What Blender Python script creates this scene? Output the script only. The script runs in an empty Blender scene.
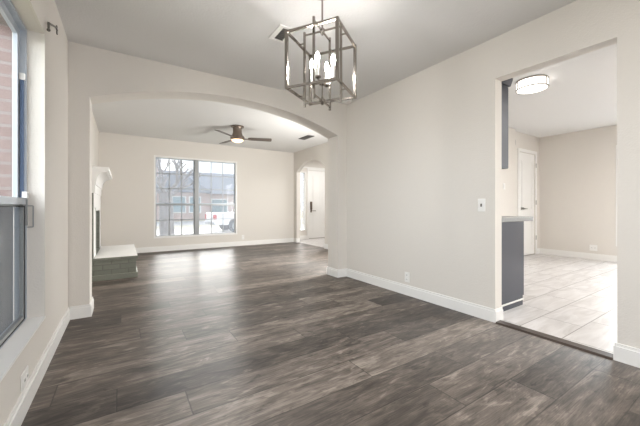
import bpy, bmesh, math, random
from mathutils import Vector, Matrix
random.seed(7)
S = bpy.context.scene
COL = S.collection
PI = math.pi

# ------------------------------------------------------------------ camera, world, lights, exposure
TH = math.atan(197.5 / 305.0)
cd = bpy.data.cameras.new('camera'); cam = bpy.data.objects.new('camera', cd); COL.objects.link(cam)
cam.location = (0, 0, 1.016); cam.rotation_euler = (PI / 2, 0, -TH)
cd.sensor_width = 36; cd.lens = 305.0 / 640 * 36; cd.shift_y = -6.5 / 640; cd.clip_start = 0.02
S.camera = cam
S.view_settings.view_transform = 'Standard'; S.view_settings.look = 'None'
S.view_settings.gamma = 1; S.view_settings.use_curve_mapping = False
S.view_settings.exposure = 0.47
S.cycles.max_bounces = 12; S.cycles.diffuse_bounces = 8; S.cycles.transparent_max_bounces = 16
S.cycles.sample_clamp_indirect = 6.0

W = bpy.data.worlds.new('overcast_sky'); S.world = W; W.use_nodes = True
wn, wl = W.node_tree.nodes, W.node_tree.links
wn.clear()
w_out = wn.new('ShaderNodeOutputWorld'); w_bg = wn.new('ShaderNodeBackground')
w_tc = wn.new('ShaderNodeTexCoord'); w_no = wn.new('ShaderNodeTexNoise'); w_cr = wn.new('ShaderNodeValToRGB')
w_no.inputs['Scale'].default_value = 5; w_no.inputs['Detail'].default_value = 6
w_cr.color_ramp.elements[0].position = 0.38; w_cr.color_ramp.elements[0].color = (0.60, 0.70, 0.84, 1)
w_cr.color_ramp.elements[1].position = 0.62; w_cr.color_ramp.elements[1].color = (1, 1, 1, 1)
w_bg.inputs['Strength'].default_value = 1.5
wl.new(w_tc.outputs['Generated'], w_no.inputs['Vector']); wl.new(w_no.outputs['Fac'], w_cr.inputs['Fac'])
wl.new(w_cr.outputs['Color'], w_bg.inputs['Color']); wl.new(w_bg.outputs['Background'], w_out.inputs['Surface'])

def area(name, loc, aim, sx, sy, power, col=(1, 1, 1)):
    d = bpy.data.lights.new(name, 'AREA'); d.shape = 'RECTANGLE'; d.size = sx; d.size_y = sy
    d.energy = power; d.color = col
    o = bpy.data.objects.new(name, d); COL.objects.link(o); o.location = loc
    o.rotation_euler = (Vector(aim) - Vector(loc)).to_track_quat('-Z', 'Y').to_euler()
    return o
area('side_window_fill', (-2.4, 1.1, 2.3), (0.4, 1.7, 1.0), 3.0, 2.4, 170, (0.93, 0.97, 1))  # added panel outside the glass, stands in for daylight through the window
sd = bpy.data.lights.new('hazy_low_sun', 'SUN'); sd.energy = 10.0; sd.angle = math.radians(42); sd.color = (1, .98, .95)
so = bpy.data.objects.new('hazy_low_sun', sd); COL.objects.link(so)
so.rotation_euler = Vector((-math.sin(math.radians(16)), -math.cos(math.radians(16)), -math.tan(math.radians(23)))).to_track_quat('-Z', 'Y').to_euler()
area('kitchen_window_fill', (9.6, 1.2, 2.6), (6.0, 0.9, 0.8), 3.0, 2.4, 220, (0.95, 0.98, 1))  # added panel beyond the kitchen window, boosts its daylight
area('kitchen_fill_light', (5.2, -0.6, 2.45), (5.2, -0.6, 0), 1.0, 1.0, 92, (1, 0.99, 0.97))  # added fill near the kitchen ceiling, out of view, no fixture
area('rear_fill_light', (1.2, -1.4, 2.45), (1.2, -1.4, 0), 1.2, 1.2, 58, (1, 0.99, 0.98))  # added fill behind the camera, not a real fitting
area('foyer_fill_light', (5.2, 7.0, 2.5), (5.2, 7.0, 0), 0.5, 0.5, 27, (1, 0.99, 0.97))  # bare light added to brighten the foyer, no fitting modelled
area('living_fill_light', (3.55, 3.95, 1.3), (0.8, 6.6, 1.0), 0.7, 1.3, 88, (1, .99, .955))  # fill panel added out of sight behind the middle wall to brighten the room

# ------------------------------------------------------------------ node helpers
class N:
    def __init__(s, name):
        s.m = bpy.data.materials.new(name); s.m.use_nodes = True
        s.t = s.m.node_tree; s.n = s.t.nodes; s.l = s.t.links
        s.b = s.n.get('Principled BSDF'); s.out = s.n.get('Material Output')
    def new(s, k, **kw):
        o = s.n.new(k)
        for a, v in kw.items(): setattr(o, a, v)
        return o
    def put(s, inp, v):
        if hasattr(v, 'is_output') or isinstance(v, bpy.types.NodeSocket): s.l.new(v, inp)
        else: inp.default_value = v
    def math(s, op, a, b=0.0, c=0.0):
        o = s.new('ShaderNodeMath', operation=op)
        for i, v in enumerate((a, b, c)):
            if i < len(o.inputs): s.put(o.inputs[i], v)
        return o.outputs[0]
    def mix(s, f, a, b, mode='MIX'):
        o = s.new('ShaderNodeMix', data_type='RGBA', blend_type=mode)
        s.put(o.inputs[0], f); s.put(o.inputs[6], a); s.put(o.inputs[7], b)
        return o.outputs[2]
    def pos(s):
        return s.new('ShaderNodeNewGeometry').outputs['Position']
    def obj(s):
        return s.new('ShaderNodeTexCoord').outputs['Object']
    def sep(s, v):
        o = s.new('ShaderNodeSeparateXYZ'); s.l.new(v, o.inputs[0]); return o.outputs
    def comb(s, x, y, z):
        o = s.new('ShaderNodeCombineXYZ')
        for i, v in enumerate((x, y, z)): s.put(o.inputs[i], v)
        return o.outputs[0]
    def noise(s, vec, scale, detail=3, rough=.5, dist=0):
        o = s.new('ShaderNodeTexNoise'); s.l.new(vec, o.inputs['Vector'])
        o.inputs['Scale'].default_value = scale; o.inputs['Detail'].default_value = detail
        o.inputs['Roughness'].default_value = rough; o.inputs['Distortion'].default_value = dist
        return o.outputs['Fac']
    def ramp(s, f, stops):
        o = s.new('ShaderNodeValToRGB'); s.l.new(f, o.inputs[0]); e = o.color_ramp.elements
        while len(e) < len(stops): e.new(.5)
        for q, (p, c) in zip(e, stops): q.position = p; q.color = (*c, 1)
        return o.outputs[0]
    def bump(s, h, strength, dist=.01):
        o = s.new('ShaderNodeBump'); s.l.new(h, o.inputs['Height'])
        o.inputs['Strength'].default_value = strength; o.inputs['Distance'].default_value = dist
        s.l.new(o.outputs[0], s.b.inputs['Normal'])
    def set(s, col=None, rough=None, metal=None, spec=None):
        if col is not None: s.put(s.b.inputs['Base Color'], (*col, 1) if isinstance(col, tuple) else col)
        if rough is not None: s.put(s.b.inputs['Roughness'], rough)
        if metal is not None: s.b.inputs['Metallic'].default_value = metal
        if spec is not None: s.b.inputs['Specular IOR Level'].default_value = spec
        return s.m

def lin(r, g, b):
    f = lambda c: (c / 255 / 12.92) if c <= 10.3 else ((c / 255 + .055) / 1.055) ** 2.4
    return (f(r), f(g), f(b))

def m_plain(name, col, rough=.5, metal=0, bump=0, scale=60, spec=None):
    n = N(name)
    no = n.noise(n.obj(), scale, 3)
    c = n.mix(n.math('MULTIPLY', no, .12), (*col, 1), (col[0] * .7, col[1] * .7, col[2] * .7, 1))
    n.set(c, rough, metal, spec)
    if bump: n.bump(no, bump, .004)
    return n.m

def m_wall(name, col, bump=.25, scale=95, rough=.75):
    n = N(name); p = n.pos()
    a = n.noise(p, scale, 2, .5); b = n.noise(p, scale * .3, 2)
    n.set(n.mix(n.math('MULTIPLY', b, .06), (*col, 1), (col[0] * .8, col[1] * .8, col[2] * .8, 1)), rough, spec=.3)
    n.bump(n.math('ADD', a, n.math('MULTIPLY', b, .6)), bump, .006)
    return n.m

def m_emit(name, col, strength):
    n = N(name); n.set(col, .4)
    n.b.inputs['Emission Color'].default_value = (*col, 1); n.b.inputs['Emission Strength'].default_value = strength
    return n.m

def m_glass(name, tint=(1, 1, 1), gloss=.06, haze=0.0, hazecol=(.8, .8, .8)):
    n = N(name); n.n.remove(n.b)
    tr = n.new('ShaderNodeBsdfTransparent'); tr.inputs[0].default_value = (*tint, 1)
    gl = n.new('ShaderNodeBsdfGlossy'); gl.inputs['Roughness'].default_value = .02
    lw = n.new('ShaderNodeLayerWeight'); lw.inputs['Blend'].default_value = .5
    fr = n.math('MULTIPLY_ADD', n.math('POWER', lw.outputs['Facing'], 6.0), .25, .003)
    mx = n.new('ShaderNodeMixShader'); n.l.new(fr, mx.inputs[0]); n.l.new(tr.outputs[0], mx.inputs[1]); n.l.new(gl.outputs[0], mx.inputs[2])
    last = mx.outputs[0]
    if haze:
        df = n.new('ShaderNodeBsdfDiffuse'); df.inputs[0].default_value = (*hazecol, 1)
        m2 = n.new('ShaderNodeMixShader'); m2.inputs[0].default_value = haze
        n.l.new(last, m2.inputs[1]); n.l.new(df.outputs[0], m2.inputs[2]); last = m2.outputs[0]
    n.l.new(last, n.out.inputs[0])
    return n.m

def m_planks():
    n = N('grey_brown_plank_flooring'); x, y, z = n.sep(n.pos())
    w, L = .2285, 1.5
    ry = n.math('DIVIDE', n.math('SUBTRACT', y, 1.812 - 20 * w), w)
    row = n.math('FLOOR', ry); fy = n.math('FRACT', ry)
    wr = n.new('ShaderNodeTexWhiteNoise', noise_dimensions='1D'); n.l.new(row, wr.inputs['W'])
    rx = n.math('ADD', n.math('DIVIDE', n.math('ADD', x, 30), L), n.math('MULTIPLY', wr.outputs['Value'], 7.0))
    cx = n.math('FLOOR', rx); fx = n.math('FRACT', rx)
    wp = n.new('ShaderNodeTexWhiteNoise', noise_dimensions='2D'); n.l.new(n.comb(row, cx, 0), wp.inputs['Vector'])
    pid = wp.outputs['Value']
    off = n.math('MULTIPLY', pid, 37.0)
    g1 = n.noise(n.comb(n.math('MULTIPLY', x, 1.6), n.math('MULTIPLY', y, 22), off), 1.6, 6, .62, .5)
    g2 = n.noise(n.comb(n.math('MULTIPLY', x, 1.3), n.math('MULTIPLY', y, 4.6), off), 2.4, 6, .65, 1.0)
    g3 = n.noise(n.comb(n.math('MULTIPLY', x, 6), n.math('MULTIPLY', y, 120), off), 1.5, 3, .6)
    t = n.math('ADD', n.math('MULTIPLY', g1, .36), n.math('MULTIPLY', g2, .62))
    t = n.math('ADD', t, n.math('MULTIPLY', n.math('SUBTRACT', pid, .5), .21))
    t = n.math('ADD', t, n.math('MULTIPLY', n.math('SUBTRACT', g3, .5), .38))
    kn = n.noise(n.comb(n.math('MULTIPLY', x, 2.2), n.math('MULTIPLY', y, 6.5), off), 2.3, 4, .6, .8)
    k1 = n.new('ShaderNodeMapRange'); n.l.new(kn, k1.inputs[0]); k1.inputs[1].default_value = .58; k1.inputs[2].default_value = .70
    k2 = n.new('ShaderNodeMapRange'); n.l.new(kn, k2.inputs[0]); k2.inputs[1].default_value = .42; k2.inputs[2].default_value = .30
    t = n.math('ADD', t, n.math('MULTIPLY', n.math('SUBTRACT', k1.outputs[0], k2.outputs[0]), .16))
    c = n.ramp(t, [(.30, lin(46, 40, 36)), (.44, lin(77, 69, 63)), (.56, lin(106, 96, 88)), (.74, lin(152, 141, 131))])
    e1 = n.math('MINIMUM', fy, n.math('SUBTRACT', 1.0, fy)); e2 = n.math('MULTIPLY', n.math('MINIMUM', fx, n.math('SUBTRACT', 1.0, fx)), L / w)
    e = n.math('MINIMUM', e1, e2)
    seam = n.new('ShaderNodeMapRange'); n.l.new(e, seam.inputs[0]); seam.inputs[1].default_value = .006; seam.inputs[2].default_value = .020
    seam = seam.outputs[0]
    c = n.mix(n.math('ADD', .3, n.math('MULTIPLY', seam, .7)), (*lin(38, 33, 30), 1), c)
    n.set(c, n.math('ADD', .40, n.math('MULTIPLY', g1, .14)), spec=.8)
    n.b.inputs['Anisotropic'].default_value = .85; n.l.new(n.comb(0.0, 1.0, 0.0), n.b.inputs['Tangent'])
    n.bump(n.math('ADD', n.math('MULTIPLY', seam, .8), n.math('MULTIPLY', g3, .25)), .22, .003)
    return n.m

def m_tile(name, w=.295, L=.61, y0=.66, x0=2.85):
    n = N(name); x, y, z = n.sep(n.pos())
    ry = n.math('DIVIDE', n.math('ADD', n.math('SUBTRACT', y, y0), 40 * w), w); row = n.math('FLOOR', ry); fy = n.math('FRACT', ry)
    rx = n.math('ADD', n.math('DIVIDE', n.math('ADD', n.math('SUBTRACT', x, x0), 40 * L), L), n.math('MULTIPLY', n.math('MODULO', row, 2.0), .345))
    cx = n.math('FLOOR', rx); fx = n.math('FRACT', rx)
    wp = n.new('ShaderNodeTexWhiteNoise', noise_dimensions='2D'); n.l.new(n.comb(row, cx, 0), wp.inputs['Vector'])
    off = n.math('MULTIPLY', wp.outputs['Value'], 23.0)
    g = n.noise(n.comb(n.math('MULTIPLY', x, 1.0), n.math('MULTIPLY', y, 5.0), off), 2.2, 5, .55, 1.0)
    c = n.ramp(g, [(.3, lin(186, 181, 178)), (.5, lin(203, 199, 197)), (.7, lin(217, 214, 213))])
    e1 = n.math('MULTIPLY', n.math('MINIMUM', fy, n.math('SUBTRACT', 1.0, fy)), w); e2 = n.math('MULTIPLY', n.math('MINIMUM', fx, n.math('SUBTRACT', 1.0, fx)), L)
    e = n.math('MINIMUM', e1, e2)
    s = n.new('ShaderNodeMapRange'); n.l.new(e, s.inputs[0]); s.inputs[1].default_value = .0022; s.inputs[2].default_value = .0045
    n.set(n.mix(s.outputs[0], (*lin(128, 122, 118), 1), c), .3)
    n.bump(s.outputs[0], .3, .002)
    return n.m

def m_brick(name, c1, c2, mortar, rough=.8, bw=.2, bh=.075, plane='XZ', mort=.01, bump=.6):
    n = N(name); x, y, z = n.sep(n.pos())
    u = n.math('ADD', x, y)
    br = n.new('ShaderNodeTexBrick'); n.l.new(n.comb(u, z, 0), br.inputs['Vector'])
    br.inputs['Color1'].default_value = (*c1, 1); br.inputs['Color2'].default_value = (*c2, 1); br.inputs['Mortar'].default_value = (*mortar, 1)
    br.inputs['Scale'].default_value = 1; br.inputs['Brick Width'].default_value = bw; br.inputs['Row Height'].default_value = bh
    br.inputs['Mortar Size'].default_value = mort
    no = n.noise(n.pos(), 30, 4)
    c = n.mix(n.math('MULTIPLY', no, .4), br.outputs['Color'], (c1[0] * .65, c1[1] * .65, c1[2] * .65, 1))
    n.set(c, rough)
    n.bump(n.math('SUBTRACT', n.math('MULTIPLY', no, .4), br.outputs['Fac']), bump, .008)
    return n.m

M = dict(
    wall=m_wall('warm_white_wall_paint', (.69, .657, .613)),
    ceil=m_wall('textured_ceiling_paint', (.70, .695, .685), .3, 60),
    trim=m_plain('white_trim_paint', (.82, .81, .79), .35),
    planks=m_planks(), tile=m_tile('pale_marble_tile'),
    foyer_tile=m_tile('foyer_tile', .3, .6, .1, .2),
    brickgreen=m_brick('sage_grey_painted_brick', lin(124, 126, 116), lin(114, 116, 106), lin(102, 104, 95), .33, .2, .07, mort=.006, bump=.35),
    sage=m_plain('sage_grey_paint', lin(124, 126, 116), .3),
    brickpale=m_brick('pale_pink_chimney_brick', lin(130, 110, 106), lin(139, 121, 117), lin(140, 131, 128)),
    brickpink=m_brick('pinkish_house_brick', lin(176, 140, 128), lin(190, 160, 148), lin(205, 198, 192)),
    soot=m_plain('sooty_firebrick', lin(52, 51, 48), .9, bump=.3, scale=25),
    nickel=m_plain('brushed_nickel', (.33, .30, .27), .22, 1),
    bronze=m_plain('aged_bronze_metal', (.22, .18, .15), .3, 1),
    blade=m_plain('dark_walnut_blade', lin(84, 74, 66), .45),
    candle=m_plain('ivory_candle_sleeve', (.85, .84, .8), .4),
    bulb=m_emit('glowing_bulb', (1, .97, .94), 255),
    fanbowl=m_emit('warm_frosted_bowl', (1, .70, .45), 1.6),
    drum=m_emit('lit_drum_diffuser', (1, .97, .93), 1.7),
    plastic=m_plain('white_plastic', (.82, .81, .79), .35),
    slot=m_plain('dark_slot', lin(95, 92, 88), .5),
    grille=m_plain('dark_grille_metal', lin(70, 68, 68), .5, 0),
    alum=m_plain('pale_blue_grey_aluminium', lin(182, 189, 198), .35, .1),
    alumdark=m_plain('blue_grey_sash_track', lin(98, 116, 146), .4, .2),
    greyalum=m_plain('grey_aluminium', lin(150, 152, 153), .4, .3),
    gasket=m_plain('black_gasket', lin(30, 30, 32), .6),
    glass=m_glass('clear_window_glass', (.97, .98, .98)),
    paintedhaze=m_glass('front_window_glass_painted_haze', (.97, .98, .98), haze=.2, hazecol=(.80, .86, .95)),  # diffuse veil mixed into the pane paints the washed-out outdoor glare
    frost=m_glass('leaded_sidelight_glass', (.95, .96, .97), haze=.25),
    screen=m_glass('grey_solar_screen', (.6, .61, .63), haze=.6, hazecol=lin(178, 181, 186)),
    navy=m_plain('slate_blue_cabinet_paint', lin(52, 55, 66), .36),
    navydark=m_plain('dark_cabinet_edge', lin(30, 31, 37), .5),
    stone=m_plain('grey_stone_worktop', lin(140, 142, 142), .25, bump=.05),
    threshold=m_plain('dark_brown_threshold', lin(70, 60, 54), .35),
    iron=m_plain('dark_grey_iron', lin(110, 107, 102), .5, .4),
    steel=m_plain('satin_steel', (.42, .40, .38), .3, 1),
    lawn=m_plain('winter_lawn', lin(158, 152, 128), .95, bump=.5, scale=30),
    concrete=m_plain('pale_driveway_concrete', lin(205, 200, 195), .9),
    asphalt=m_plain('street_asphalt', lin(140, 140, 142), .9),
    shingle=m_plain('grey_roof_shingles', lin(128, 132, 142), .9, bump=.4, scale=8),
    teal=m_plain('greenish_window_glass', lin(112, 138, 146), .15),
    white=m_plain('white_vehicle_paint', (.85, .86, .88), .2),
    red=m_plain('red_tail_lamp', lin(190, 60, 60), .2),
    rubber=m_plain('tyre_rubber', lin(60, 60, 64), .8),
    bark=m_plain('grey_tree_bark', lin(118, 112, 112), .95, bump=.8, scale=12),
)

# ------------------------------------------------------------------ mesh helpers
class MB:
    def __init__(s): s.b = bmesh.new()
    def box(s, x0, y0, z0, x1, y1, z1, mat=None):
        r = bmesh.ops.create_cube(s.b, size=1)['verts']
        for v in r:
            v.co = Vector((x0 + (v.co.x + .5) * (x1 - x0), y0 + (v.co.y + .5) * (y1 - y0), z0 + (v.co.z + .5) * (z1 - z0)))
            if mat is not None: v.co = mat @ v.co
        return s
    def cyl(s, p, q, r, r2=None, seg=20, caps=True):
        p, q = Vector(p), Vector(q); d = q - p
        m = Matrix.Translation((p + q) / 2) @ d.to_track_quat('Z', 'Y').to_matrix().to_4x4()
        bmesh.ops.create_cone(s.b, cap_ends=caps, segments=seg, radius1=r, radius2=r if r2 is None else r2, depth=d.length, matrix=m)
        return s
    def bar(s, p, q, w, h=None):
        h = h or w; p, q = Vector(p), Vector(q); d = q - p
        m = Matrix.Translation((p + q) / 2) @ d.to_track_quat('Z', 'Y').to_matrix().to_4x4() @ Matrix.Diagonal((w, h, d.length, 1))
        bmesh.ops.create_cube(s.b, size=1, matrix=m); return s
    def ball(s, c, r, sc=(1, 1, 1), seg=16):
        m = Matrix.Translation(c) @ Matrix.Diagonal((*sc, 1))
        bmesh.ops.create_uvsphere(s.b, u_segments=seg, v_segments=seg // 2 + 2, radius=r, matrix=m); return s
    def lathe(s, prof, c=(0, 0, 0), seg=32):
        rings = []
        for r, z in prof:
            rings.append([s.b.verts.new((c[0] + max(r, 1e-4) * math.cos(2 * PI * k / seg), c[1] + max(r, 1e-4) * math.sin(2 * PI * k / seg), c[2] + z)) for k in range(seg)])
        for a, b in zip(rings, rings[1:]):
            for k in range(seg): s.b.faces.new((a[k], a[(k + 1) % seg], b[(k + 1) % seg], b[k]))
        s.b.faces.new(rings[0][::-1]); s.b.faces.new(rings[-1]); return s
    def prism(s, pts, axis, a, b):
        """pts: 2D outline; axis: 0,1,2 extrude direction; a,b: extents"""
        def P(p, t):
            return ((t, p[0], p[1]), (p[0], t, p[1]), (p[0], p[1], t))[axis]
        A = [s.b.verts.new(P(p, a)) for p in pts]; B = [s.b.verts.new(P(p, b)) for p in pts]
        s.b.faces.new(A); s.b.faces.new(B[::-1]); k = len(pts)
        for i in range(k): s.b.faces.new((A[i], B[i], B[(i + 1) % k], A[(i + 1) % k]))
        return s
    def build(s, name, mat, parent=None, loc=None, smooth=False, bevel=0):
        bmesh.ops.recalc_face_normals(s.b, faces=s.b.faces)
        me = bpy.data.meshes.new(name); s.b.to_mesh(me); s.b.free()
        if smooth:
            for p in me.polygons: p.use_smooth = True
            me.set_sharp_from_angle(angle=math.radians(40))
        o = bpy.data.objects.new(name, me); COL.objects.link(o); me.materials.append(M[mat] if isinstance(mat, str) else mat)
        if parent is not None: o.parent = parent
        if loc is not None: o.location = loc
        if bevel:
            md = o.modifiers.new('bevel', 'BEVEL'); md.width = bevel; md.segments = 2; md.limit_method = 'ANGLE'
        return o

def tag(o, label, cat, group=None):
    o['label'] = label; o['category'] = cat
    if group: o['group'] = group
    return o
def thing(name, label, cat, loc=(0, 0, 0), rz=0, group=None):
    o = bpy.data.objects.new(name, None); COL.objects.link(o); o.location = loc; o.rotation_euler = (0, 0, rz)
    o.empty_display_size = .1
    return tag(o, label, cat, group)
def struct(o, label=None):
    o['kind'] = 'structure'
    if label: o['label'] = label
    return o
def copy_tree(o, parent=None):
    c = o.copy(); COL.objects.link(c)
    if parent is not None: c.parent = parent
    for ch in list(o.children): copy_tree(ch, c)
    return c

# ------------------------------------------------------------------ room shell
XL, XR, YM, YF, H, HL = -.41, 2.745, 3.525, 7.75, 2.5, 2.555
YB = -2.2                      # rear wall of the dining room (behind the camera)
XK0, XK1, YK0, YK1 = 2.856, 7.55, -1.8, 2.95
XV, XV2 = 4.12, 4.23           # living room's right wall
YD = 8.2                       # front door wall in the foyer

GZ = -.65                      # ground level outside
# floors
struct(MB().box(XL - .2, YB - .1, -.1, 2.80, YM + .25, 0).box(XL - .2, YM + .25, -.1, 4.17, YF + .1, 0).build('floor', 'planks'))
struct(MB().box(2.80, YK0 - .1, -.1, XK1 + .1, YK1 + .1, .004).build('floor_kitchen', 'tile'))
struct(MB().box(4.17, 5.0, -.1, 6.7, YD + .1, .004).build('floor_foyer', 'foyer_tile'))
# ceilings
struct(MB().box(XL - .2, YB - .1, H, XR + .06, YM + .12, H + .12).build('ceiling', 'ceil'))
struct(MB().box(XL - .2, YM + .12, HL, XV + .06, YF + .1, HL + .12).build('ceiling_living', 'ceil'))
struct(MB().box(XR + .06, YK0 - .1, H, XK1 + .1, YK1 + .1, H + .12).build('ceiling_kitchen', 'ceil'))
struct(MB().box(XV + .06, 5.0, HL, 6.7, YD + .1, HL + .12).build('ceiling_foyer', 'ceil'))
# left wall with window opening
LW = dict(y0=.72, y1=2.55, z0=.318, z1=2.10)
t = XL - .148
mb = MB()
mb.box(t, YB - .1, 0, XL, LW['y0'], H).box(t, LW['y1'], 0, XL, YM + .12, H).box(t, YM + .12, 0, XL, YF + .1, HL)
mb.box(t, LW['y0'], 0, XL, LW['y1'], LW['z0']).box(t, LW['y0'], LW['z1'], XL, LW['y1'], H)
struct(mb.build('wall_left', 'wall'))
mb = MB(); t, e = XL - .26, XL - .148
mb.box(t, YB - .1, GZ, e, LW['y0'], H).box(t, LW['y1'], GZ, e, YF + .1, HL).box(t, LW['y0'], GZ, e, LW['y1'], LW['z0']).box(t, LW['y0'], LW['z1'], e, LW['y1'], H)
struct(mb.build('wall_left_cladding', 'brickpale'))
# right wall with doorway to the kitchen
KD = dict(y0=.625, y1=1.412, z1=2.138)
mb = MB()
mb.box(XR, YB - .1, 0, XK0, KD['y0'], H).box(XR, KD['y1'], 0, XK0, YM + .05, H).box(XR, KD['y0'], KD['z1'], XK0, KD['y1'], H)
struct(mb.build('wall_right', 'wall'))
# middle wall with segmental arch
AX0, AX1, ASP, ATOP = -.255, 2.588, 2.03, 2.285
def arc(x0, x1, zs, zt, n=40):
    c = (x0 + x1) / 2; hw = (x1 - x0) / 2; rise = zt - zs; R = (hw * hw + rise * rise) / (2 * rise); zc = zt - R
    a0 = math.asin(hw / R)
    return [(c + R * math.sin(a), zc + R * math.cos(a)) for a in [-a0 + 2 * a0 * k / n for k in range(n + 1)]]
A = arc(AX0, AX1, ASP, ATOP)
pts = [(XL, 0), (XL, HL), (XV, HL), (XV, 0), (AX1, 0)] + A[::-1] + [(AX0, 0)]
struct(MB().prism(pts, 1, YM, YM + .25).build('wall_middle', 'wall'))
# far wall with window opening
FW = dict(x0=.588, x1=2.478, z0=.300, z1=2.168)
mb = MB()
mb.box(XL, YF, 0, FW['x0'], YF + .16, HL).box(FW['x1'], YF, 0, XV2, YF + .16, HL)
mb.box(FW['x0'], YF, 0, FW['x1'], YF + .16, FW['z0']).box(FW['x0'], YF, FW['z1'], FW['x1'], YF + .16, HL)
struct(mb.build('wall_far', 'wall'))
# living right wall with arched opening to the foyer
VY0, VY1 = 6.15, 7.57
A2 = arc(VY0, VY1, 1.985, 2.235, 28)
pts = [(YM + .25, 0), (YM + .25, HL), (YF, HL), (YF, 0), (VY1, 0)] + A2[::-1] + [(VY0, 0)]
struct(MB().prism(pts, 0, XV, XV2).build('wall_living_right', 'wall'))
# foyer shell
DX0, DX1 = 4.895, 5.815
SX0, SX1, SZ0, SZ1 = 4.585, 4.775, .29, 2.075
mb = MB()
mb.box(XV2 - .1, YD, 0, SX0, YD + .14, HL).box(SX1, YD, 0, DX0, YD + .14, HL).box(DX1, YD, 0, 6.7, YD + .14, HL)
mb.box(SX0, YD, 0, SX1, YD + .14, SZ0).box(SX0, YD, SZ1, SX1, YD + .14, HL).box(DX0, YD, 2.15, DX1, YD + .14, HL)
struct(mb.build('wall_foyer_front', 'wall'))
struct(MB().box(XV2 - .1, YF + .16, 0, XV2, YD, HL).build('wall_foyer_left', 'wall'))
struct(MB().box(6.6, 5.0, 0, 6.7, YD, HL).build('wall_foyer_right', 'wall'))
struct(MB().box(XV2, 4.9, 0, 6.7, 5.0, HL).build('wall_foyer_back', 'wall'))
# kitchen shell
KDX0, KDX1, KDH = 6.64, 7.34, 2.115
KW = dict(y0=.25, y1=1.735, z0=.29, z1=2.135)
mb = MB().box(XK0, 2.875, 0, 6.33, YK1 + .1, H).box(6.33, YK1, 0, KDX0, YK1 + .1, H).box(KDX1, YK1, 0, XK1, YK1 + .1, H).box(KDX0, YK1, KDH, KDX1, YK1 + .1, H)
struct(mb.build('wall_kitchen_side', 'wall'))
mb = MB().box(XK1, YK0, 0, XK1 + .14, KW['y0'], H).box(XK1, KW['y1'], 0, XK1 + .14, YK1 + .1, H)
mb.box(XK1, KW['y0'], 0, XK1 + .14, KW['y1'], KW['z0']).box(XK1, KW['y0'], KW['z1'], XK1 + .14, KW['y1'], H)
struct(mb.build('wall_kitchen_far', 'wall'))
struct(MB().box(XK0, YK0 - .1, 0, XK1 + .14, YK0, H).build('wall_kitchen_back', 'wall'))
# unseen rear wall; wide opening added to let sky light in
mb = MB().box(XL, YB - .12, 0, .0, YB, H).box(2.4, YB - .12, 0, XR, YB, H).box(0, YB - .12, 2.1, 2.4, YB, H)
struct(mb.build('wall_rear', 'wall'))

# baseboards: stepped profile 11 cm high
def base_y(mb, x, s, y0, y1):      # along Y on wall plane x, sticking out s (+1/-1)
    a, b = sorted((x, x + s * .015)); mb.box(a, y0, 0, b, y1, .095)
    a, b = sorted((x, x + s * .009)); mb.box(a, y0, .095, b, y1, .115)
def base_x(mb, y, s, x0, x1):
    a, b = sorted((y, y + s * .015)); mb.box(x0, a, 0, x1, b, .095)
    a, b = sorted((y, y + s * .009)); mb.box(x0, a, .095, x1, b, .115)
mb = MB(); base_y(mb, XL, 1, YB, YM); struct(mb.build('baseboard_left', 'trim'))
mb = MB(); base_y(mb, XR, -1, KD['y1'], YM); base_x(mb, KD['y1'], -1, XR - .015, XK0); struct(mb.build('baseboard_right', 'trim'))
mb = MB(); base_y(mb, XR, -1, YB, KD['y0']); base_x(mb, KD['y0'], 1, XR - .015, XK0); struct(mb.build('baseboard_right_near', 'trim'))
mb = MB(); base_x(mb, YM, -1, XL + .015, AX0); base_y(mb, AX0, 1, YM - .015, YM + .265); struct(mb.build('baseboard_middle_left', 'trim'))
mb = MB(); base_x(mb, YM, -1, AX1, XR - .015); base_y(mb, AX1, -1, YM - .015, YM + .265); base_x(mb, YM + .25, 1, AX1, XV - .015); struct(mb.build('baseboard_middle_right', 'trim'))
mb = MB(); base_x(mb, YF, -1, XL, XV); struct(mb.build('baseboard_far', 'trim'))
mb = MB(); base_y(mb, XV, -1, YM + .265, VY0); base_x(mb, VY0, 1, XV - .015, XV2); struct(mb.build('baseboard_living_right', 'trim'))
mb = MB(); base_y(mb, XV, -1, VY1, YF - .015); base_x(mb, VY1, -1, XV - .015, XV2); struct(mb.build('baseboard_living_corner', 'trim'))
mb = MB(); base_y(mb, XK1, -1, YK0, YK1); struct(mb.build('baseboard_kitchen_far', 'trim', loc=(0, 0, .004)))
mb = MB(); base_x(mb, YK1, -1, 6.345, KDX0 - .07); base_x(mb, YK1, -1, KDX1 + .07, XK1 - .015); struct(mb.build('baseboard_kitchen_side', 'trim', loc=(0, 0, .004)))
mb = MB(); base_x(mb, YD, -1, XV2, DX0 - .03); base_x(mb, YD, -1, DX1 + .06, 6.6); struct(mb.build('baseboard_foyer', 'trim', loc=(0, 0, .004)))
# white sill board and thin reveals of the left window
struct(MB().box(-.50, LW['y0'], LW['z0'], XL + .004, LW['y1'], LW['z0'] + .012).build('trim_1', 'trim'))

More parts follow.
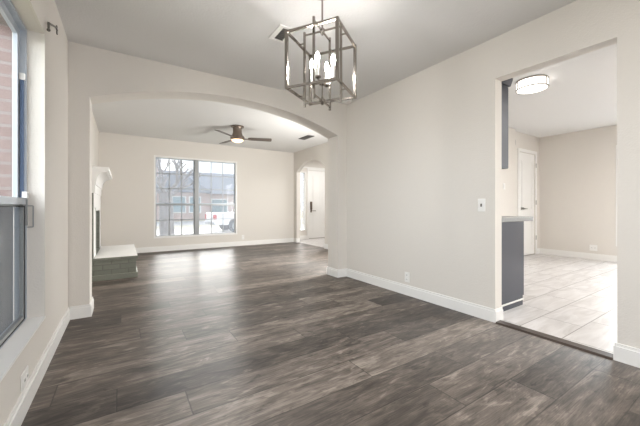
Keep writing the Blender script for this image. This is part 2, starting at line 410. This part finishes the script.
# ------------------------------------------------------------------ windows
# far double window
def frame_rect(mb, x0, x1, z0, z1, y0, y1, w):
    mb.box(x0, y0, z0, x0 + w, y1, z1).box(x1 - w, y0, z0, x1, y1, z1)
    mb.box(x0 + w, y0, z0, x1 - w, y1, z0 + w).box(x0 + w, y0, z1 - w, x1 - w, y1, z1)
win = bpy.data.objects.new('window_1', None); COL.objects.link(win); win.location = (FW['x0'], YF, FW['z0']); struct(win)
def wpart(mb, name, mat, parent=win):
    o = mb.build(name, mat, None); o.parent = parent
    o.matrix_parent_inverse = Matrix.Translation(-Vector(win.location)) if parent is win else Matrix.Identity(4)
    return o
x0, x1, z0, z1 = FW['x0'], FW['x1'], FW['z0'], FW['z1']
xm = 1.497; zr = 1.075
mb = MB(); frame_rect(mb, x0, x1, z0, z1, YF - .006, YF + .10, .036); wpart(mb, 'window_frame', 'trim')
wpart(MB().box(xm - .042, YF + .02, z0 + .036, xm + .042, YF + .10, z1 - .036), 'mullion', 'greyalum')
for a, b in ((x0 + .036, xm - .042), (xm + .042, x1 - .036)):
    for k, (c, d, nm, off) in enumerate(((zr, z1 - .036, 'upper_sash', .07), (z0 + .036, zr, 'lower_sash', .045))):
        mb = MB(); w = .022
        frame_rect(mb, a, b, c, d, YF + off, YF + off + .025, w)
        if k == 1: mb.box(a, YF + off - .008, d - .036, b, YF + off + .025, d)
        sash = wpart(mb, nm, 'greyalum' if k else 'alum')
        nrow = 3 if k == 0 else 2
        mb = MB()
        for i in (1, 2):
            xx = a + w + (b - a - 2 * w) * i / 3; mb.box(xx - .010, YF + off + .006, c + w, xx + .010, YF + off + .014, d - w)
        for i in range(1, nrow):
            zz = c + w + (d - c - 2 * w) * i / nrow; mb.box(a + w, YF + off + .006, zz - .010, b - w, YF + off + .014, zz + .010)
        g = mb.build('muntin_grid', 'greyalum', sash)
        g2 = MB().box(a + w, YF + off + .010, c + w, b - w, YF + off + .012, d - w).build('pane', 'paintedhaze', sash)

# left window: pale aluminium single-hung, solar screen over the lower sash
win2 = bpy.data.objects.new('window_2', None); COL.objects.link(win2); win2.location = (-.52, LW['y0'], LW['z0']); struct(win2)
def w2(mb, name, mat, parent=None):
    o = mb.build(name, mat)
    o.parent = parent or win2
    if parent is None: o.matrix_parent_inverse = Matrix.Translation(-Vector(win2.location))
    return o
def frame_yz(mb, y0, y1, z0, z1, xa, xb, w):
    mb.box(xa, y0, z0, xb, y0 + w, z1).box(xa, y1 - w, z0, xb, y1, z1)
    mb.box(xa, y0 + w, z0, xb, y1 - w, z0 + w).box(xa, y0 + w, z1 - w, xb, y1 - w, z1)
ly0, ly1, lz0, lz1 = LW['y0'], LW['y1'], LW['z0'], LW['z1']; lr = 1.05
mb = MB(); frame_yz(mb, ly0, ly1, lz0, lz1, -.545, -.492, .016); w2(mb, 'window_frame', 'alum')
w2(MB().box(-.518, ly1 - .030, lr, -.502, ly1 - .016, 1.78), 'sash_track', 'alumdark')
mb = MB(); frame_yz(mb, ly0 + .016, ly1 - .016, lr - .03, lz1 - .016, -.542, -.522, .045); us = w2(mb, 'upper_sash', 'alum')
MB().box(-.528, ly0 + .06, lr + .015, -.525, ly1 - .06, lz1 - .06).build('pane', 'glass', us)
mb = MB(); frame_yz(mb, ly0 + .02, ly1 - .02, lz0 + .02, lr + .015, -.518, -.500, .020); ls = w2(mb, 'lower_sash', 'greyalum')
MB().box(-.508, ly0 + .042, lz0 + .042, -.505, ly1 - .042, lr - .007).build('pane', 'glass', ls)
MB().box(-.500, ly0 + .02, lr - .022, -.494, ly1 - .02, lr + .018).build('meeting_rail', 'alum', ls)
mb = MB(); frame_yz(mb, ly0 + .018, ly1 - .018, lz0 + .012, lr - .03, -.501, -.497, .007); mb.build('gasket', 'gasket', ls)
w2(MB().box(-.556, ly0 + .005, lz0 + .005, -.552, ly1 - .005, lr), 'solar_screen', 'screen')
w2(MB().box(-.505, ly1 - .050, lr + .02, -.482, ly1 - .015, lr + .055), 'sash_latch', 'plastic')
mb = MB(); mb.box(-.503, ly1 - .02, lr - .15, -.488, ly1 - .002, lr + .01).bar((-.487, ly1 - .01, lr - .03), (-.462, ly1 - .01, lr - .03), .006).bar((-.462, ly1 - .01, lr - .03), (-.462, ly1 - .01, lr - .16), .006).bar((-.462, ly1 - .01, lr - .16), (-.49, ly1 - .01, lr - .16), .006)
w2(mb, 'pull_bracket', 'greyalum')
w2(MB().box(-.520, ly1 - .036, 1.78, -.496, ly1 - .016, 1.82), 'balance_clip', 'plastic')

# kitchen window, only its edge in sight
win3 = bpy.data.objects.new('window_3', None); COL.objects.link(win3); win3.location = (XK1, KW['y0'], KW['z0']); struct(win3)
mb = MB(); frame_yz(mb, KW['y0'], KW['y1'], KW['z0'], KW['z1'], XK1 - .008, XK1 + .1, .04)
mb.box(XK1 + .03, KW['y0'] + .04, 1.19, XK1 + .07, KW['y1'] - .04, 1.23)
o = mb.build('window_frame', 'trim'); o.parent = win3; o.matrix_parent_inverse = Matrix.Translation(-Vector(win3.location))
o = MB().box(XK1 + .05, KW['y0'] + .04, KW['z0'] + .04, XK1 + .055, KW['y1'] - .04, KW['z1'] - .04).build('pane', 'glass'); o.parent = win3; o.matrix_parent_inverse = Matrix.Translation(-Vector(win3.location))

# sidelight beside the front door
win4 = bpy.data.objects.new('window_4', None); COL.objects.link(win4); win4.location = (SX0, YD, SZ0); struct(win4)
def w4(mb, name, mat):
    o = mb.build(name, mat); o.parent = win4; o.matrix_parent_inverse = Matrix.Translation(-Vector(win4.location)); return o
mb = MB(); frame_rect(mb, SX0 - .02, SX1 + .02, SZ0 - .02, SZ1 + .02, YD - .012, YD + .06, .028); w4(mb, 'window_frame', 'trim')
w4(MB().box(SX0 + .01, YD + .03, SZ0 + .01, SX1 - .01, YD + .036, SZ1 - .01), 'pane', 'frost')
mb = MB(); xc = (SX0 + SX1) / 2
for k in range(6):
    zc = SZ0 + .15 + k * .30
    q = [(xc + .055 * math.cos(a), YD + .026, zc + .13 * math.sin(a)) for a in [2 * PI * i / 12 for i in range(12)]]
    for i in range(12): mb.bar(q[i], q[(i + 1) % 12], .007)
    mb.bar((xc - .05, YD + .026, zc), (xc + .05, YD + .026, zc), .007)
mb.bar((xc, YD + .026, SZ0 + .01), (xc, YD + .026, SZ1 - .01), .006)
w4(mb, 'leading', 'greyalum')

# ------------------------------------------------------------------ doors
def panel_door(name, x0, x1, zt, yface, panels, knob_x, knob_z, hinge_x, thick=.04):
    r = bpy.data.objects.new(name, None); COL.objects.link(r); r.location = (x0, yface, 0); struct(r)
    inv = Matrix.Translation(-Vector(r.location))
    def p(mb, nm, mat, par=None, **k):
        o = mb.build(nm, mat, **k); o.parent = par or r
        if par is None: o.matrix_parent_inverse = inv
        return o
    mb = MB().box(x0 - .065, yface - .016, 0.004, x0 - .002, yface + .1, zt + .065).box(x1 + .002, yface - .016, 0.004, x1 + .065, yface + .1, zt + .065).box(x0 - .002, yface - .016, zt + .002, x1 + .002, yface + .1, zt + .065)
    p(mb, 'casing', 'trim', bevel=.004)
    p(MB().box(x0 - .002, yface + .004, .003, x1 + .002, yface + .1, .02), 'door_sill', 'steel')
    y = yface + .012
    leaf = p(MB().box(x0 + .004, y, .006, x1 - .004, y + thick, zt - .004), 'door_leaf', 'trim')
    for (a, b, c, d) in panels:
        mb = MB(); X0, X1 = x0 + a * (x1 - x0), x0 + b * (x1 - x0)
        for q in ((X0, c, X0 + .012, d), (X1 - .012, c, X1, d), (X0, c, X1, c + .012), (X0, d - .012, X1, d)): mb.box(q[0], y - .008, q[1], q[2], y, q[3])
        mb.box(X0 + .04, y - .005, c + .04, X1 - .04, y, d - .04)
        p(mb, 'raised_panel', 'trim', leaf)
    for z in (.36, 1.1, 1.88): p(MB().cyl((hinge_x, yface - .02, z - .045), (hinge_x, yface - .02, z + .045), .008, seg=10), 'hinge', 'steel')
    return r, p, leaf, y
r, p, leaf, y = panel_door('door_1', KDX0, KDX1, KDH, YK1, [(.17, .83, .95, 1.95), (.17, .83, .2, .82)], 0, 0, KDX1 + .006)
mb = MB().box(6.745, y - .008, .945, 6.855, y, 1.0).cyl((6.80, y, .972), (6.80, y - .05, .972), .012).bar((6.80, y - .05, .972), (6.90, y - .05, .972), .018)
p(mb, 'door_handle', 'steel')
r, p, leaf, y = panel_door('door_2', DX0, DX1, 2.15, YD, [(.14, .47, .95, 2.0), (.53, .86, .95, 2.0), (.14, .47, .2, .8), (.53, .86, .2, .8)], 0, 0, DX1 + .006)
mb = MB().box(4.945, y - .03, .92, 5.015, y, 1.17); p(mb, 'deadbolt_keypad', 'bronze', bevel=.008)
mb = MB().box(4.955, y - .012, .83, 5.005, y, .92).cyl((4.98, y, .88), (4.98, y - .06, .88), .014).bar((4.975, y - .06, .88), (5.12, y - .06, .88), .018); p(mb, 'door_handle', 'bronze')
# head trim across door and sidelight
struct(MB().box(4.52, YD - .02, 2.216, 5.90, YD, 2.25).build('trim_2', 'trim'))

# ------------------------------------------------------------------ fireplace
fp = thing('fireplace', 'sage grey painted brick fireplace with raised hearth and white mantel', 'fireplace', (XL, 5.12, 0))
XW, XL = XL, XL + .003
def fpart(mb, name, mat, **k):
    o = mb.build(name, mat, **k); o.parent = fp; o.matrix_parent_inverse = Matrix.Translation(-Vector(fp.location)); return o
fy0, fy1, fx = 5.13, 6.65, -.33
hb = fpart(MB().box(XL, fy0, .05, .165, fy1, .262), 'hearth', 'brickgreen')
fpart(MB().box(XL, fy0 - .018, 0, .185, fy1 + .018, .075), 'hearth_skirting', 'sage', bevel=.006)
fpart(MB().box(XL, fy0 - .018, .262, .186, fy1 + .018, .31), 'hearth_slab', 'brickgreen', bevel=.006)
fpart(MB().box(XL + .09, fy0 - .012, .31, .180, 5.88, .3125).box(XL + .09, 5.89, .31, .180, fy1 + .012, .3125), 'hearth_top_sheen', 'trim')  # white layer paints the window's glossy reflection onto the sage hearth top
oy0, oy1 = 5.41, 6.40
mb = MB().box(XL, fy0, .31, fx, oy0, 1.2).box(XL, oy1, .31, fx, fy1, 1.2).box(XL, oy0, .96, fx, oy1, 1.2)
fpart(mb, 'surround', 'brickgreen')
fpart(MB().box(XL, oy0, .31, XL + .004, oy1, .96), 'firebox', 'soot')
fpart(MB().box(fx, fy0, .314, fx + .006, oy0, 1.2).box(fx, oy1, .314, fx + .006, fy1, 1.2).box(fx, oy0, .96, fx + .006, oy1, 1.2), 'surround_facing', 'trim')
fpart(MB().box(fx + .004, oy0 - .05, .314, fx + .012, oy0, 1.0).box(fx + .004, oy1, .314, fx + .012, oy1 + .05, 1.0).box(fx + .004, oy0 - .05, .955, fx + .012, oy1 + .05, 1.0), 'opening_trim', 'trim')
prof = [(XL, 1.2), (fx + .015, 1.2), (fx + .02, 1.31), (fx + .03, 1.315), (fx + .032, 1.36)]
for k in range(9):
    a = PI / 2 * k / 8
    prof.append((fx + .135 - .10 * math.cos(a), 1.37 + .12 * math.sin(a)))
prof += [(fx + .15, 1.492), (fx + .15, 1.50), (fx + .172, 1.505), (fx + .172, 1.56), (XL, 1.56)]
mb = MB(); mb.prism([(a, b) for a, b in prof], 1, fy0 - .005, fy1 + .005)
fpart(mb, 'mantel', 'trim')

XL = XW

# ------------------------------------------------------------------ pendant lantern
CX, CY = 1.165, 1.77
ch = thing('pendant_lantern', 'nickel open cage lantern hanging from the ceiling over the front room', 'chandelier', (CX, CY, 1.73), math.radians(33))
def cpart(mb, name, par=None, mat='nickel', **k): return mb.build(name, mat, par or ch, **k)
zt, zb, hs = 2.178 - 1.73, 1.806 - 1.73, .18
it, ib, ir = 2.235 - 1.73, 1.749 - 1.73, .138
cpart(MB().lathe([(.005, -.03), (.03, -.028), (.062, -.012), (.065, 0)], (0, 0, H - 1.73)), 'ceiling_canopy', smooth=True)
cpart(MB().cyl((0, 0, it), (0, 0, H - 1.76), .0065, seg=12), 'rod')
for sx in (-1, 1):
    for sy in (-1, 1):
        cpart(MB().box(sx * hs - .010, sy * hs - .010, zb - .008, sx * hs + .010, sy * hs + .010, zt + .008), 'frame_post', bevel=.0015)
for z in (zt, zb):
    for s in (-1, 1):
        cpart(MB().box(-hs + .010, s * hs - .007, z - .007, hs - .010, s * hs + .007, z + .007), 'frame_rail')
        cpart(MB().box(s * hs - .007, -hs + .010, z - .007, s * hs + .007, hs - .010, z + .007), 'frame_rail')
for (dx, dy) in ((1, 0), (-1, 0), (0, 1), (0, -1)):
    px, py = dx * ir, dy * ir
    post = MB().box(px - .007, py - .007, ib - .025, px + .007, py + .007, it + .022)
    post.bar((px, py, zt), (dx * hs, dy * hs, zt), .008).bar((px, py, zb), (dx * hs, dy * hs, zb), .008)
    cpart(post, 'inner_post')
    cpart(MB().bar((0, 0, it), (px, py, it), .009), 'top_arm')
    cpart(MB().bar((0, 0, ib), (px, py, ib), .010), 'bottom_arm')
cpart(MB().lathe([(.004, -.028), (.012, -.022), (.008, -.012), (.02, -.008), (.02, .01), (.01, .018), (.006, .03)], (0, 0, ib)), 'bottom_finial', smooth=True)
cpart(MB().lathe([(.006, -.03), (.016, -.01), (.018, .012), (.008, .02)], (0, 0, it)), 'top_hub', smooth=True)
zc = 1.874 - 1.73
cpart(MB().cyl((0, 0, ib), (0, 0, zc), .005, seg=10), 'stem')
cpart(MB().lathe([(.006, -.02), (.022, -.012), (.026, 0), (.02, .012), (.006, .022)], (0, 0, zc)), 'candle_hub', smooth=True)
for (dx, dy) in ((1, 0), (-1, 0), (0, 1), (0, -1)):
    px, py = dx * .08, dy * .08
    cpart(MB().bar((dx * .02, dy * .02, zc), (px, py, zc), .008), 'candle_arm')
    sl = cpart(MB().cyl((px, py, zc + .018), (px, py, zc + .11), .0105, seg=14), 'candle_sleeve', None, 'candle', smooth=True)
    cpart(MB().lathe([(.006, 0), (.022, .008), (.024, .014), (.0108, .018)], (px, py, zc)), 'candle_cup', smooth=True)
    MB().lathe([(.007, 0), (.011, .012), (.015, .03), (.014, .042), (.008, .058), (.002, .07)], (px, py, zc + .11), 16).build('bulb', 'bulb', sl, smooth=True)

# ------------------------------------------------------------------ ceiling fan
fan = thing('ceiling_fan', 'bronze hugger ceiling fan with three dark blades and a lit bowl', 'ceiling fan', (1.85, 5.77, 2.235))
z = lambda v: v - 2.235
MB().lathe([(.115, HL - .028 - 2.235), (.122, HL - .02 - 2.235), (.122, HL - 2.235)]).build('ceiling_canopy', 'bronze', fan, smooth=True)
MB().lathe([(.105, z(2.33)), (.098, z(2.39)), (.084, z(2.43)), (.082, z(2.50)), (.09, z(2.527))]).build('motor_neck', 'bronze', fan, smooth=True)
MB().lathe([(.11, z(2.29)), (.132, z(2.30)), (.135, z(2.345)), (.125, z(2.36)), (.10, z(2.365))]).build('motor_housing', 'bronze', fan, smooth=True)
MB().lathe([(.01, z(2.238)), (.06, z(2.248)), (.10, z(2.272)), (.112, z(2.29))]).build('light_bowl', 'fanbowl', fan, smooth=True)
bl = None
for k, ang in enumerate((-19, 101, 221)):
    if bl is None:
        mb = MB(); outl = [(.20, -.045), (.26, -.06), (.62, -.068), (.648, -.055), (.65, .05), (.63, .066), (.26, .06), (.20, .045)]
        mb.prism(outl, 2, -.004, .004)
        bl = mb.build('fan_blade', 'blade', fan); br = MB().box(.12, -.02, -.003, .26, .02, .003).build('blade_bracket', 'bronze', bl); br.location = (0, 0, -.0075)
        o = bl
    else:
        o = bl.copy(); COL.objects.link(o); o.parent = fan
        b2 = br.copy(); COL.objects.link(b2); b2.parent = o
    o.location = (0, 0, z(2.322)); o.rotation_euler = Matrix.Rotation(math.radians(ang), 3, 'Z').to_4x4().to_euler() if False else (math.radians(-12), 0, math.radians(ang))

# ------------------------------------------------------------------ kitchen drum light
kl = thing('drum_ceiling_light', 'round white glowing drum light with thin metal bands on the kitchen ceiling', 'ceiling light', (4.04, 1.655, 2.385))
MB().lathe([(.13, .006), (.150, .008), (.154, .014), (.154, .096), (.15, .10)], seg=40).build('diffuser', 'drum', kl, smooth=True)
MB().lathe([(.15, .098), (.162, .099), (.162, .112), (.15, .115)], seg=40).build('top_band', 'nickel', kl, smooth=True)
mb = MB(); q = 40
ring = [(.157 * math.cos(2 * PI * i / q), .157 * math.sin(2 * PI * i / q), .012) for i in range(q)]
for i in range(q): mb.bar(ring[i], ring[(i + 1) % q], .010)
mb.build('bottom_band', 'nickel', kl)
for a in (20, 140, 260):
    c_, s_ = math.cos(math.radians(a)), math.sin(math.radians(a))
    MB().bar((.157 * c_, .157 * s_, .01), (.157 * c_, .157 * s_, .104), .009).build('upright', 'nickel', kl)

# ------------------------------------------------------------------ ceiling vents, smoke alarm
def vent(name, label, x0, x1, y0, y1, zc, n, along):
    r = thing(name, label, 'vent', ((x0 + x1) / 2, (y0 + y1) / 2, zc - .012))
    a, b = (x1 - x0) / 2, (y1 - y0) / 2; w = .022
    mb = MB().box(-a, -b, 0, -a + w, b, .012).box(a - w, -b, 0, a, b, .012).box(-a + w, -b, 0, a - w, -b + w, .012).box(-a + w, b - w, 0, a - w, b, .012)
    mb.build('vent_frame', 'plastic' if along else 'grille', r)
    la = -a * .4 if along else -a + w
    if along: MB().box(-a + w, -b + w, .004, -a * .4, b - w, .011).build('deflector_plate', 'plastic', r)
    MB().box(la, -b + w, .008, a - w, b - w, .011).build('backing', 'grille', r)
    for k in range(n):
        if along: yy = -b + w + (2 * b - 2 * w) * (k + .5) / n; mb = MB().box(la, yy - .005, .001, a - w, yy + .005, .004)
        else: xx = -a + w + (2 * a - 2 * w) * (k + .5) / n; mb = MB().box(xx - .005, -b + w, .001, xx + .005, b - w, .004)
        mb.build('louvre', 'slot', r)
vent('ceiling_vent', 'small white framed ceiling vent with dark grille above the cage lantern', 1.075, 1.215, 2.255, 2.49, H, 7, True)
vent('ceiling_vent', 'dark rectangular ceiling vent between the fan and the foyer arch', 3.35, 3.51, 5.64, 6.07, HL, 5, False)
sm = thing('smoke_alarm', 'round white smoke alarm on the ceiling in the corner behind the lantern', 'smoke alarm', (2.62, 3.36, H - .04))
MB().lathe([(.03, .0), (.052, .004), (.064, .018), (.066, .03)]).build('cover', 'plastic', sm, smooth=True)
MB().lathe([(.07, .03), (.07, .04)]).build('base_plate', 'plastic', sm, smooth=True)

# ------------------------------------------------------------------ wall plates
def outlet(label, loc, rz, group=None, w=.07, h=.115):
    r = thing('power_outlet', label, 'outlet', loc, rz, group)     # faces local -Y
    MB().box(-w / 2, -.006, 0, w / 2, 0, h).build('cover_plate', 'plastic', r, bevel=.003)
    for k in (0, 1):
        if h > w: cx, cz = 0, h * (.29 + .42 * k)
        else: cx, cz = w * (-.21 + .42 * k), h / 2
        s = MB().box(cx - .014, -.009, cz - .014, cx + .014, -.006, cz + .014).build('socket', 'plastic', r)
        MB().box(cx - .007, -.0098, cz - .007, cx - .004, -.009, cz + .006).box(cx + .004, -.0098, cz - .007, cx + .007, -.009, cz + .006).build('slots', 'slot', s)
    return r
outlet('white outlet low on the plain wall beside the kitchen doorway', (XR, 2.395, .148), -PI / 2)
outlet('white outlet under the near side window just above the baseboard', (XL, 2.065, .125), PI / 2, w=.12, h=.08)
outlet('small white outlet on the far wall beside the large front window', (2.63, YF, .16), 0)
outlet('white outlet low on the back wall of the kitchen', (XK1, 2.05, .17), -PI / 2, w=.115, h=.114)
sw = thing('light_switch', 'white toggle light switch on the wall left of the kitchen doorway', 'light switch', (XR, 1.53, .97), -PI / 2)
MB().box(-.035, -.006, 0, .035, 0, .116).build('cover_plate', 'plastic', sw, bevel=.003)
MB().box(-.005, -.016, .045, .005, -.006, .071).build('toggle', 'slot', sw)
s2 = thing('light_switch', 'white rocker switch on the kitchen wall above the worktop', 'light switch', (5.90, 2.875, 1.33), 0)
MB().box(-.035, -.006, 0, .035, 0, .115).build('cover_plate', 'plastic', s2, bevel=.003)
MB().box(-.015, -.010, .03, .015, -.006, .085).build('rocker', 'plastic', s2)
dc = thing('door_chime', 'small grey chime box high on the kitchen wall beside the white door', 'door chime', (6.40, YK1, 2.21), 0)
MB().box(-.035, -.035, 0, .035, 0, .11).build('housing', 'greyalum', dc, bevel=.006)
MB().box(-.02, -.037, .03, .02, -.035, .08).build('sound_grille', 'slot', dc)

# curtain bracket on the left wall
cb = thing('curtain_bracket', 'dark metal curtain rod bracket on the wall above the side window', 'curtain bracket', (XL, 2.95, 2.32))
MB().box(0, -.012, -.03, .006, .012, .03).build('wall_plate', 'iron', cb)
MB().bar((.004, 0, 0), (.012, -.10, -.025), .010).bar((.012, -.10, -.025), (.018, -.40, -.145), .010).build('arm', 'iron', cb)
MB().bar((.018, -.40, -.140), (.018, -.40, -.185), .011).ball((.018, -.40, -.188), .010).build('hooked_end', 'iron', cb)

# ------------------------------------------------------------------ kitchen cabinets
bc = thing('base_cabinet', 'slate blue base cabinet under the grey worktop inside the kitchen doorway', 'cabinet', (XK0 + .004, 1.5, .005))
MB().box(0.0, 0, .10, .62, 1.355, .86).build('carcass', 'navy', bc)
MB().box(.0, .004, 0, .605, 1.355, .10).build('toe_kick', 'navy', bc)
MB().box(.0, -.008, .056, .605, .01, .068).build('scribe_moulding', 'plastic', bc)
for k in range(3):
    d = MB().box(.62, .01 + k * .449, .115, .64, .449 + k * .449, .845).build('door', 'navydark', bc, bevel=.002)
    MB().bar((.655, .06 + k * .449, .62), (.655, .06 + k * .449, .74), .008).build('handle', 'steel', d)
tag(MB().box(0, 0, 0, .80, 1.37, .042).build('worktop', 'stone', loc=(XK0 + .004, 1.485, .866), bevel=.004), 'grey stone worktop overhanging the slate blue base cabinet', 'worktop')
uc = thing('wall_cabinet', 'dark slate blue wall cabinet hung above the worktop', 'cabinet', (XK0 + .004, 1.5, 1.385))
MB().box(0, 0, 0, .295, 1.355, .80).build('carcass', 'navy', uc)
for k in range(3):
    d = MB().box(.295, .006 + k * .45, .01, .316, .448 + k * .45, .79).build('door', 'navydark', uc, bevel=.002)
    MB().bar((.33, .06 + k * .45, .06), (.33, .06 + k * .45, .18), .008).build('handle', 'steel', d)
MB().prism([(0, .80), (.316, .80), (.36, .875), (.36, .89), (0, .89)], 1, -.015, 1.355).build('cornice', 'navy', uc)

# threshold strip between wood and tile
tag(MB().prism([(2.715, 0.0), (2.73, .012), (2.80, .014), (2.82, .004), (2.82, 0.0)], 1, KD['y0'] + .016, KD['y1'] - .016).build('threshold_strip', 'threshold'), 'dark brown threshold strip on the floor across the kitchen doorway', 'threshold')

# ------------------------------------------------------------------ outdoors
GZ = -.65
struct(MB().box(-40, YD + .3, GZ - .2, 60, 120, GZ).box(-40, -40, GZ - .2, XL - .26, YD + .3, GZ).build('ground_lawn', 'lawn'))
struct(MB().box(-12, 15.5, GZ, 26, 24.5, GZ + .02).build('ground_driveway', 'concrete'))
struct(MB().box(-40, 29, GZ, 60, 36, GZ + .02).build('ground_street', 'asphalt'))
# pickup truck
tr = thing('pickup_truck', 'white pickup truck parked on the driveway outside the front window', 'truck', (4.75, 20.5, GZ + .02), math.radians(4))
mb = MB().prism([(0, .55), (.02, 1.22), (2.05, 1.25), (2.1, 1.25), (4.1, 1.22), (5.5, 1.12), (5.6, .6), (5.5, .45), (4.95, .45), (4.85, .75), (4.65, .88), (4.4, .88), (4.2, .75), (4.1, .45), (1.75, .45), (1.65, .75), (1.45, .88), (1.2, .88), (1.0, .75), (.9, .45), (.1, .5)], 1, -.95, .95)
mb.build('body', 'white', tr, bevel=.03)
MB().prism([(2.05, 1.25), (2.2, 1.78), (3.45, 1.80), (4.15, 1.22)], 1, -.82, .82).build('cab', 'white', tr, bevel=.03)
MB().prism([(2.25, 1.28), (2.35, 1.7), (3.38, 1.72), (3.9, 1.28)], 1, -.835, -.822).build('side_window', 'teal', tr)
MB().box(-.07, -.9, .48, .06, .9, .66).build('rear_bumper', 'greyalum', tr, bevel=.02)
for s in (-1, 1):
    MB().box(-.02, s * .85 - .11, .82, .14, s * .85 + .11, 1.14).build('tail_lamp', 'red', tr)
    for x in (1.32, 4.52):
        w_ = MB().cyl((x, s * .98, .38), (x, s * .70, .38), .38, seg=28).build('wheel', 'rubber', tr, smooth=True)
        MB().cyl((x, s * .99, .38), (x, s * .97, .38), .22, seg=20).build('wheel_rim', 'greyalum', w_)
# house across the street
hs_ = thing('house', 'pink brick house with a grey shingle roof across the street', 'house', (3.5, 42, GZ))
MB().box(-9, 0, 0, 12, 9, 3.4).box(-1.5, -2.5, 0, 5.2, .0, 3.4).build('walls', 'brickpink', hs_)
mb = MB().prism([(-.6, 3.35), (4.5, 6.6), (9.6, 3.35)], 0, -9.6, 12.6)
mb.prism([(-2.2, 3.36), (1.85, 6.0), (5.9, 3.36)], 1, -3.1, 4.4)
mb.build('roof', 'shingle', hs_)
def hwin(x0, x1, z0, z1, y, nm='house_window', mat='teal'):
    f = MB().box(x0, y - .12, z0, x1, y, z1).build(nm, 'trim', hs_)
    MB().box(x0 + .12, y - .14, z0 + .12, x1 - .12, y - .115, z1 - .12).build('pane', mat, f)
hwin(-5.6, -2.2, .2, 2.7, 0, 'garage_door'); hwin(1.0, 2.9, .9, 2.9, -2.5); hwin(3.2, 4.6, .9, 2.9, -2.5); hwin(6.4, 8.6, .8, 2.7, 0)
MB().box(-.8, .2, 4.2, .2, 1.2, 7.4).build('chimney_stack', 'brickpink', hs_)
# bare tree
tree = thing('bare_tree', 'grey bare tree with a thick trunk on the lawn outside the front window', 'tree', (1.42, 13.0, GZ))
MB().cyl((0, 0, -.05), (.02, 0, .5), .34, .27, 14).cyl((.02, 0, .5), (-.03, 0, 2.2), .27, .22, 14).build('trunk', 'bark', tree, smooth=True)
mb = MB()
def branch(p, d, L, r, n):
    q = p + d * L; mb.cyl(p, q, r, r * .66, 7, caps=False)
    if n == 0: return
    for k in range(3):
        nd = (d + Vector((random.uniform(-.75, .75), random.uniform(-.75, .75), random.uniform(-.25, .55)))).normalized()
        branch(q - d * r * .5, nd, L * random.uniform(.62, .85), r * .62, n - 1)
for k in range(5):
    a = 2 * PI * k / 5 + .4
    branch(Vector((-.03, 0, 1.95 + .05 * k)), Vector((.8 * math.cos(a), .8 * math.sin(a), .62)).normalized(), .7, .085, 3)
mb.build('branches', 'bark', tree)
